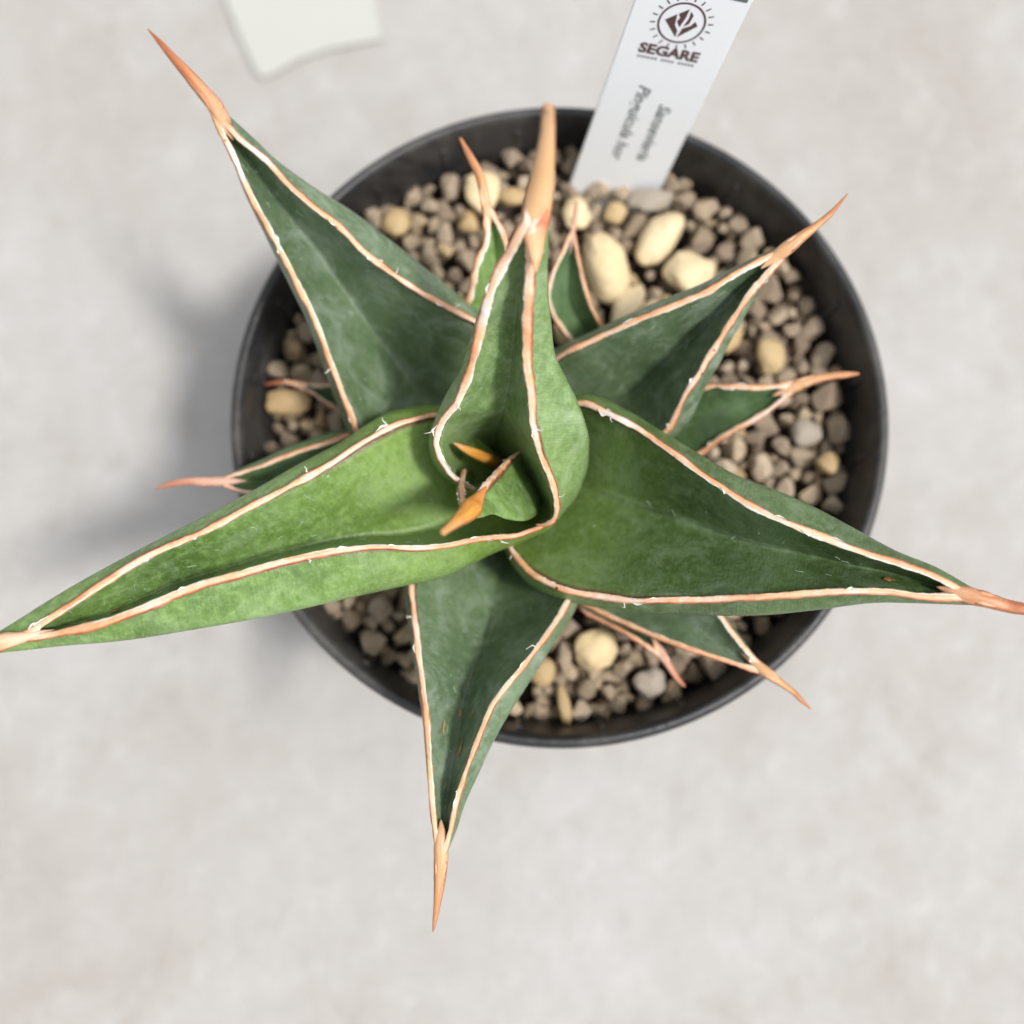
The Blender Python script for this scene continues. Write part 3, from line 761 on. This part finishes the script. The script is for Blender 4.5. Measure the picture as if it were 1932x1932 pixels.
k = NT('dark_soil'); k.setp(Base_Color=k.ramp(k.noise(400, 4, .6, k.obj()), [(.3, (.018, .012, .009)), (.7, (.06, .043, .032))]), Roughness=.9); M_SOIL = k.m

def stone_mesh(name, seed, sub, mat, amp, ang):
    bm = bmesh.new(); bmesh.ops.create_icosphere(bm, subdivisions=sub, radius=1)
    rr = random.Random(seed)
    cuts = [(Vector((rr.gauss(0, 1), rr.gauss(0, 1), rr.gauss(0, 1))).normalized(), rr.uniform(.48, .85)) for _ in range(13)]
    off = Vector((seed * 3.1, seed * 1.7, 0))
    for v in bm.verts:
        d = v.co.normalized()
        r = 1 + amp * noise.noise(d * 1.4 + off) + amp * .35 * noise.noise(d * 3.5 + off)
        p = d * r
        for nrm, h in cuts:
            e = p.dot(nrm) - h
            if e > 0: p -= nrm * e * ang
        v.co = p
    me = bpy.data.meshes.new(name); bm.to_mesh(me); bm.free(); me.materials.append(mat)
    for p in me.polygons: p.use_smooth = True
    if ang > .9: me.set_sharp_from_angle(angle=math.radians(24))
    return me
gravel = link('gravel_bed', None, label='grey-brown gravel filling the black pot round the plant', category='gravel')
gravel.location = (PX, PY, SOIL - .004)
GO = Vector(gravel.location)
BR = R - .0038
V, F = lathe([(.0002, -.004), (BR * .5, -.004), (BR + .0004, -.004)], 64)
link('soil', mesh('soil', V, F, M_SOIL, fix=True), gravel)

# distinct pale pebbles that lie on top: x, y, width, height (photo units), turn, material, label
big = [
 (1142, 502, 90, 138, 8, M_CREAM, 'largest smooth oval cream pebble between the small dark leaf and the tilted pebble'),
 (1245, 449, 72, 132, -38, M_CREAM, 'long tilted cream pebble below the foot of the white tag'),
 (1297, 514, 96, 80, 12, M_CREAM, 'bright rounded cream pebble touching the upper right leaf edge'),
 (1183, 574, 58, 104, -32, M_CREAM, 'narrow cream pebble just below the largest oval pebble'),
 (1240, 592, 66, 58, 0, M_CREAM, 'cream pebble half hidden behind the upper right leaf'),
 (1087, 402, 56, 68, 5, M_CREAM, 'cream pebble at the left foot of the white tag'),
 (908, 362, 70, 88, 10, M_CREAM, 'pale yellow pebble behind the spine of the small upright leaf'),
 (966, 370, 56, 36, 5, M_OCHRE, 'small tan pebble between two upright spines'),
 (884, 418, 42, 44, 0, M_OCHRE, 'small yellow pebble left of the small upright leaf'),
 (748, 422, 54, 62, -15, M_OCHRE, 'yellow-brown pebble in the upper left of the pot'),
 (1160, 402, 46, 42, 0, M_OCHRE, 'small orange-tan pebble under the middle of the white tag'),
 (1225, 378, 96, 44, 4, M_GREYS, 'flat grey-brown pebble at the right foot of the white tag'),
 (540, 758, 84, 52, 4, M_OCHRE, 'shaded yellow pebble below the tiny left leaf'),
 (1124, 1222, 92, 78, 30, M_CREAM, 'pale yellow bean-shaped pebble under the lower right leaves'),
 (1065, 1330, 32, 72, 10, M_OCHRE, 'thin upright tan pebble near the bottom rim'),
 (1022, 1268, 52, 58, 25, M_OCHRE, 'tan pebble beside the edge of the bottom leaf'),
 (1225, 1288, 58, 66, 0, M_GREYS, 'smooth grey pebble left of the lowest pink spine'),
 (1563, 874, 44, 46, 0, M_OCHRE, 'orange pebble near the right wall of the pot'),
 (1517, 816, 64, 50, -8, M_GREYS, 'pale grey pebble left of the orange one'),
 (1377, 636, 52, 62, -20, M_OCHRE, 'tan pebble beside the right edge of the upper right leaf'),
 (1452, 672, 58, 62, 0, M_OCHRE, 'brownish yellow pebble above the small right leaf'),
]
big_xy = []
for i, (x, y, w_, h_, rot, mt, lb) in enumerate(big):
    me = stone_mesh('pebble', 100 + i, 4, mt, .22, .42 if mt is not M_GREYS else .5)
    s = (P(x + 1, y, SOIL) - P(x, y, SOIL)).length * .5
    top = SOIL + .0022
    p = P(x, y, top); p = P(x, y, top + .0018 * (p.y - PY) / R)
    o = link('pebble', me, None, label=lb, category='pebble', group='distinct pale pebbles on the gravel')
    o.location = p; o.rotation_euler = (random.uniform(-.12, .12), random.uniform(-.12, .12), math.radians(rot))
    o.scale = (w_ * s * 1.04, h_ * s * 1.04, min(w_, h_) * s * .72)
    big_xy.append((p.x, p.y, w_ * s, h_ * s, math.radians(rot)))

shapes = [stone_mesh('stone', i, 3, M_STONE, .45, 1.0) for i in range(14)]
# all stones: dart throwing in the pot, larger ones first
rs = random.Random(11)
placed = []
grid = {}
def near(x, y, r):
    gx, gy = int(x // .006), int(y // .006)
    for i in range(gx - 1, gx + 2):
        for j in range(gy - 1, gy + 2):
            for (a, b, c) in grid.get((i, j), ()):
                if (a - x) ** 2 + (b - y) ** 2 < ((c + r) * .73) ** 2: return True
    return False
for rad, tries in ((.0031, 260), (.0025, 1600), (.0020, 4000), (.0015, 9000)):
    for _ in range(tries):
        q = rs.uniform(0, 6.2832); d = math.sqrt(rs.random()) * (BR - rad * .45)
        x, y = PX + d * math.cos(q), PY + d * math.sin(q)
        if (x - SB.x) ** 2 + (y - SB.y) ** 2 < .010 ** 2: continue
        r = rad * rs.uniform(.9, 1.1); bad = False
        for (a, b, w_, h_, ro) in big_xy:
            dx, dy = x - a, y - b; u_ = dx * math.cos(-ro) - dy * math.sin(-ro); v_ = dx * math.sin(-ro) + dy * math.cos(-ro)
            if (u_ / (w_ + r * .45)) ** 2 + (v_ / (h_ + r * .45)) ** 2 < 1: bad = True; break
        if bad or near(x, y, r): continue
        placed.append((x, y, r)); grid.setdefault((int(x // .006), int(y // .006)), []).append((x, y, r))
bvh = []
for vs, fs in COLLIDE: bvh.append(BVHTree.FromPolygons([tuple(v) for v in vs], [tuple(f) for f in fs]))
def seen(p):
    d = p - CAM; L = d.length; d.normalize()
    for b in bvh:
        hit = b.ray_cast(CAM, d, L)
        if hit[0] is not None: return False
    return True
vis, hid = [], []
for (x, y, r) in placed:
    z = SOIL + .0018 * (y - PY) / R + rs.uniform(-.0022, .0008) - (r < .002) * .0012
    s = sum(seen(Vector((x + dx * r, y + dy * r, z + r * .5))) for dx, dy in ((0, 0), (.8, 0), (-.8, 0), (0, .8), (0, -.8)))
    (vis if s else hid).append((s * r, x, y, z, r))
vis.sort(reverse=True)
hid += vis[300:]; vis = vis[:300]
def xf(x, y, z, r):
    e = Matrix.Rotation(rs.uniform(0, 6.28), 4, 'Z') @ Matrix.Rotation(rs.uniform(-.6, .6), 4, 'X') @ Matrix.Rotation(rs.uniform(-.6, .6), 4, 'Y')
    s = Matrix.Diagonal((r * rs.uniform(1.0, 1.35), r * rs.uniform(.8, 1.05), r * rs.uniform(.75, 1.0), 1))
    return Matrix.Translation(Vector((x, y, z)) - GO) @ e @ s
for (_, x, y, z, r) in vis:
    o = link('stone', rs.choice(shapes), gravel); o.matrix_local = xf(x, y, z, r)
# the rest, and a lower layer that fills the gaps
small = stone_mesh('small', 3, 2, M_STONE, .3, .7)
vb = [v.co.copy() for v in small.vertices]; fb = [tuple(p.vertices) for p in small.polygons]
V, F = [], []
for _ in range(900):
    q = rs.uniform(0, 6.2832); d = math.sqrt(rs.random()) * (BR - .001)
    hid.append((0, PX + d * math.cos(q), PY + d * math.sin(q), SOIL - .0035 + rs.uniform(-.001, .001), rs.uniform(.001, .002)))
for (_, x, y, z, r) in hid:
    m = xf(x, y, z, r); b0 = len(V); V += [m @ v for v in vb]; F += [tuple(c + b0 for c in f) for f in fb]
M_GRIT = NT('gravel_grit'); ob = M_GRIT.obj()
M_GRIT.setp(Base_Color=M_GRIT.ramp(M_GRIT.noise(260, 2, .5, ob), [(.35, (.12, .085, .055)), (.5, (.24, .18, .12)), (.65, (.38, .29, .19))]), Roughness=.8)
link('small_stones', mesh('small_stones', V, F, M_GRIT.m), gravel, kind='stuff')
print('stones', len(vis), len(hid), 'placed', len(placed))
bpy.context.view_layer.update()
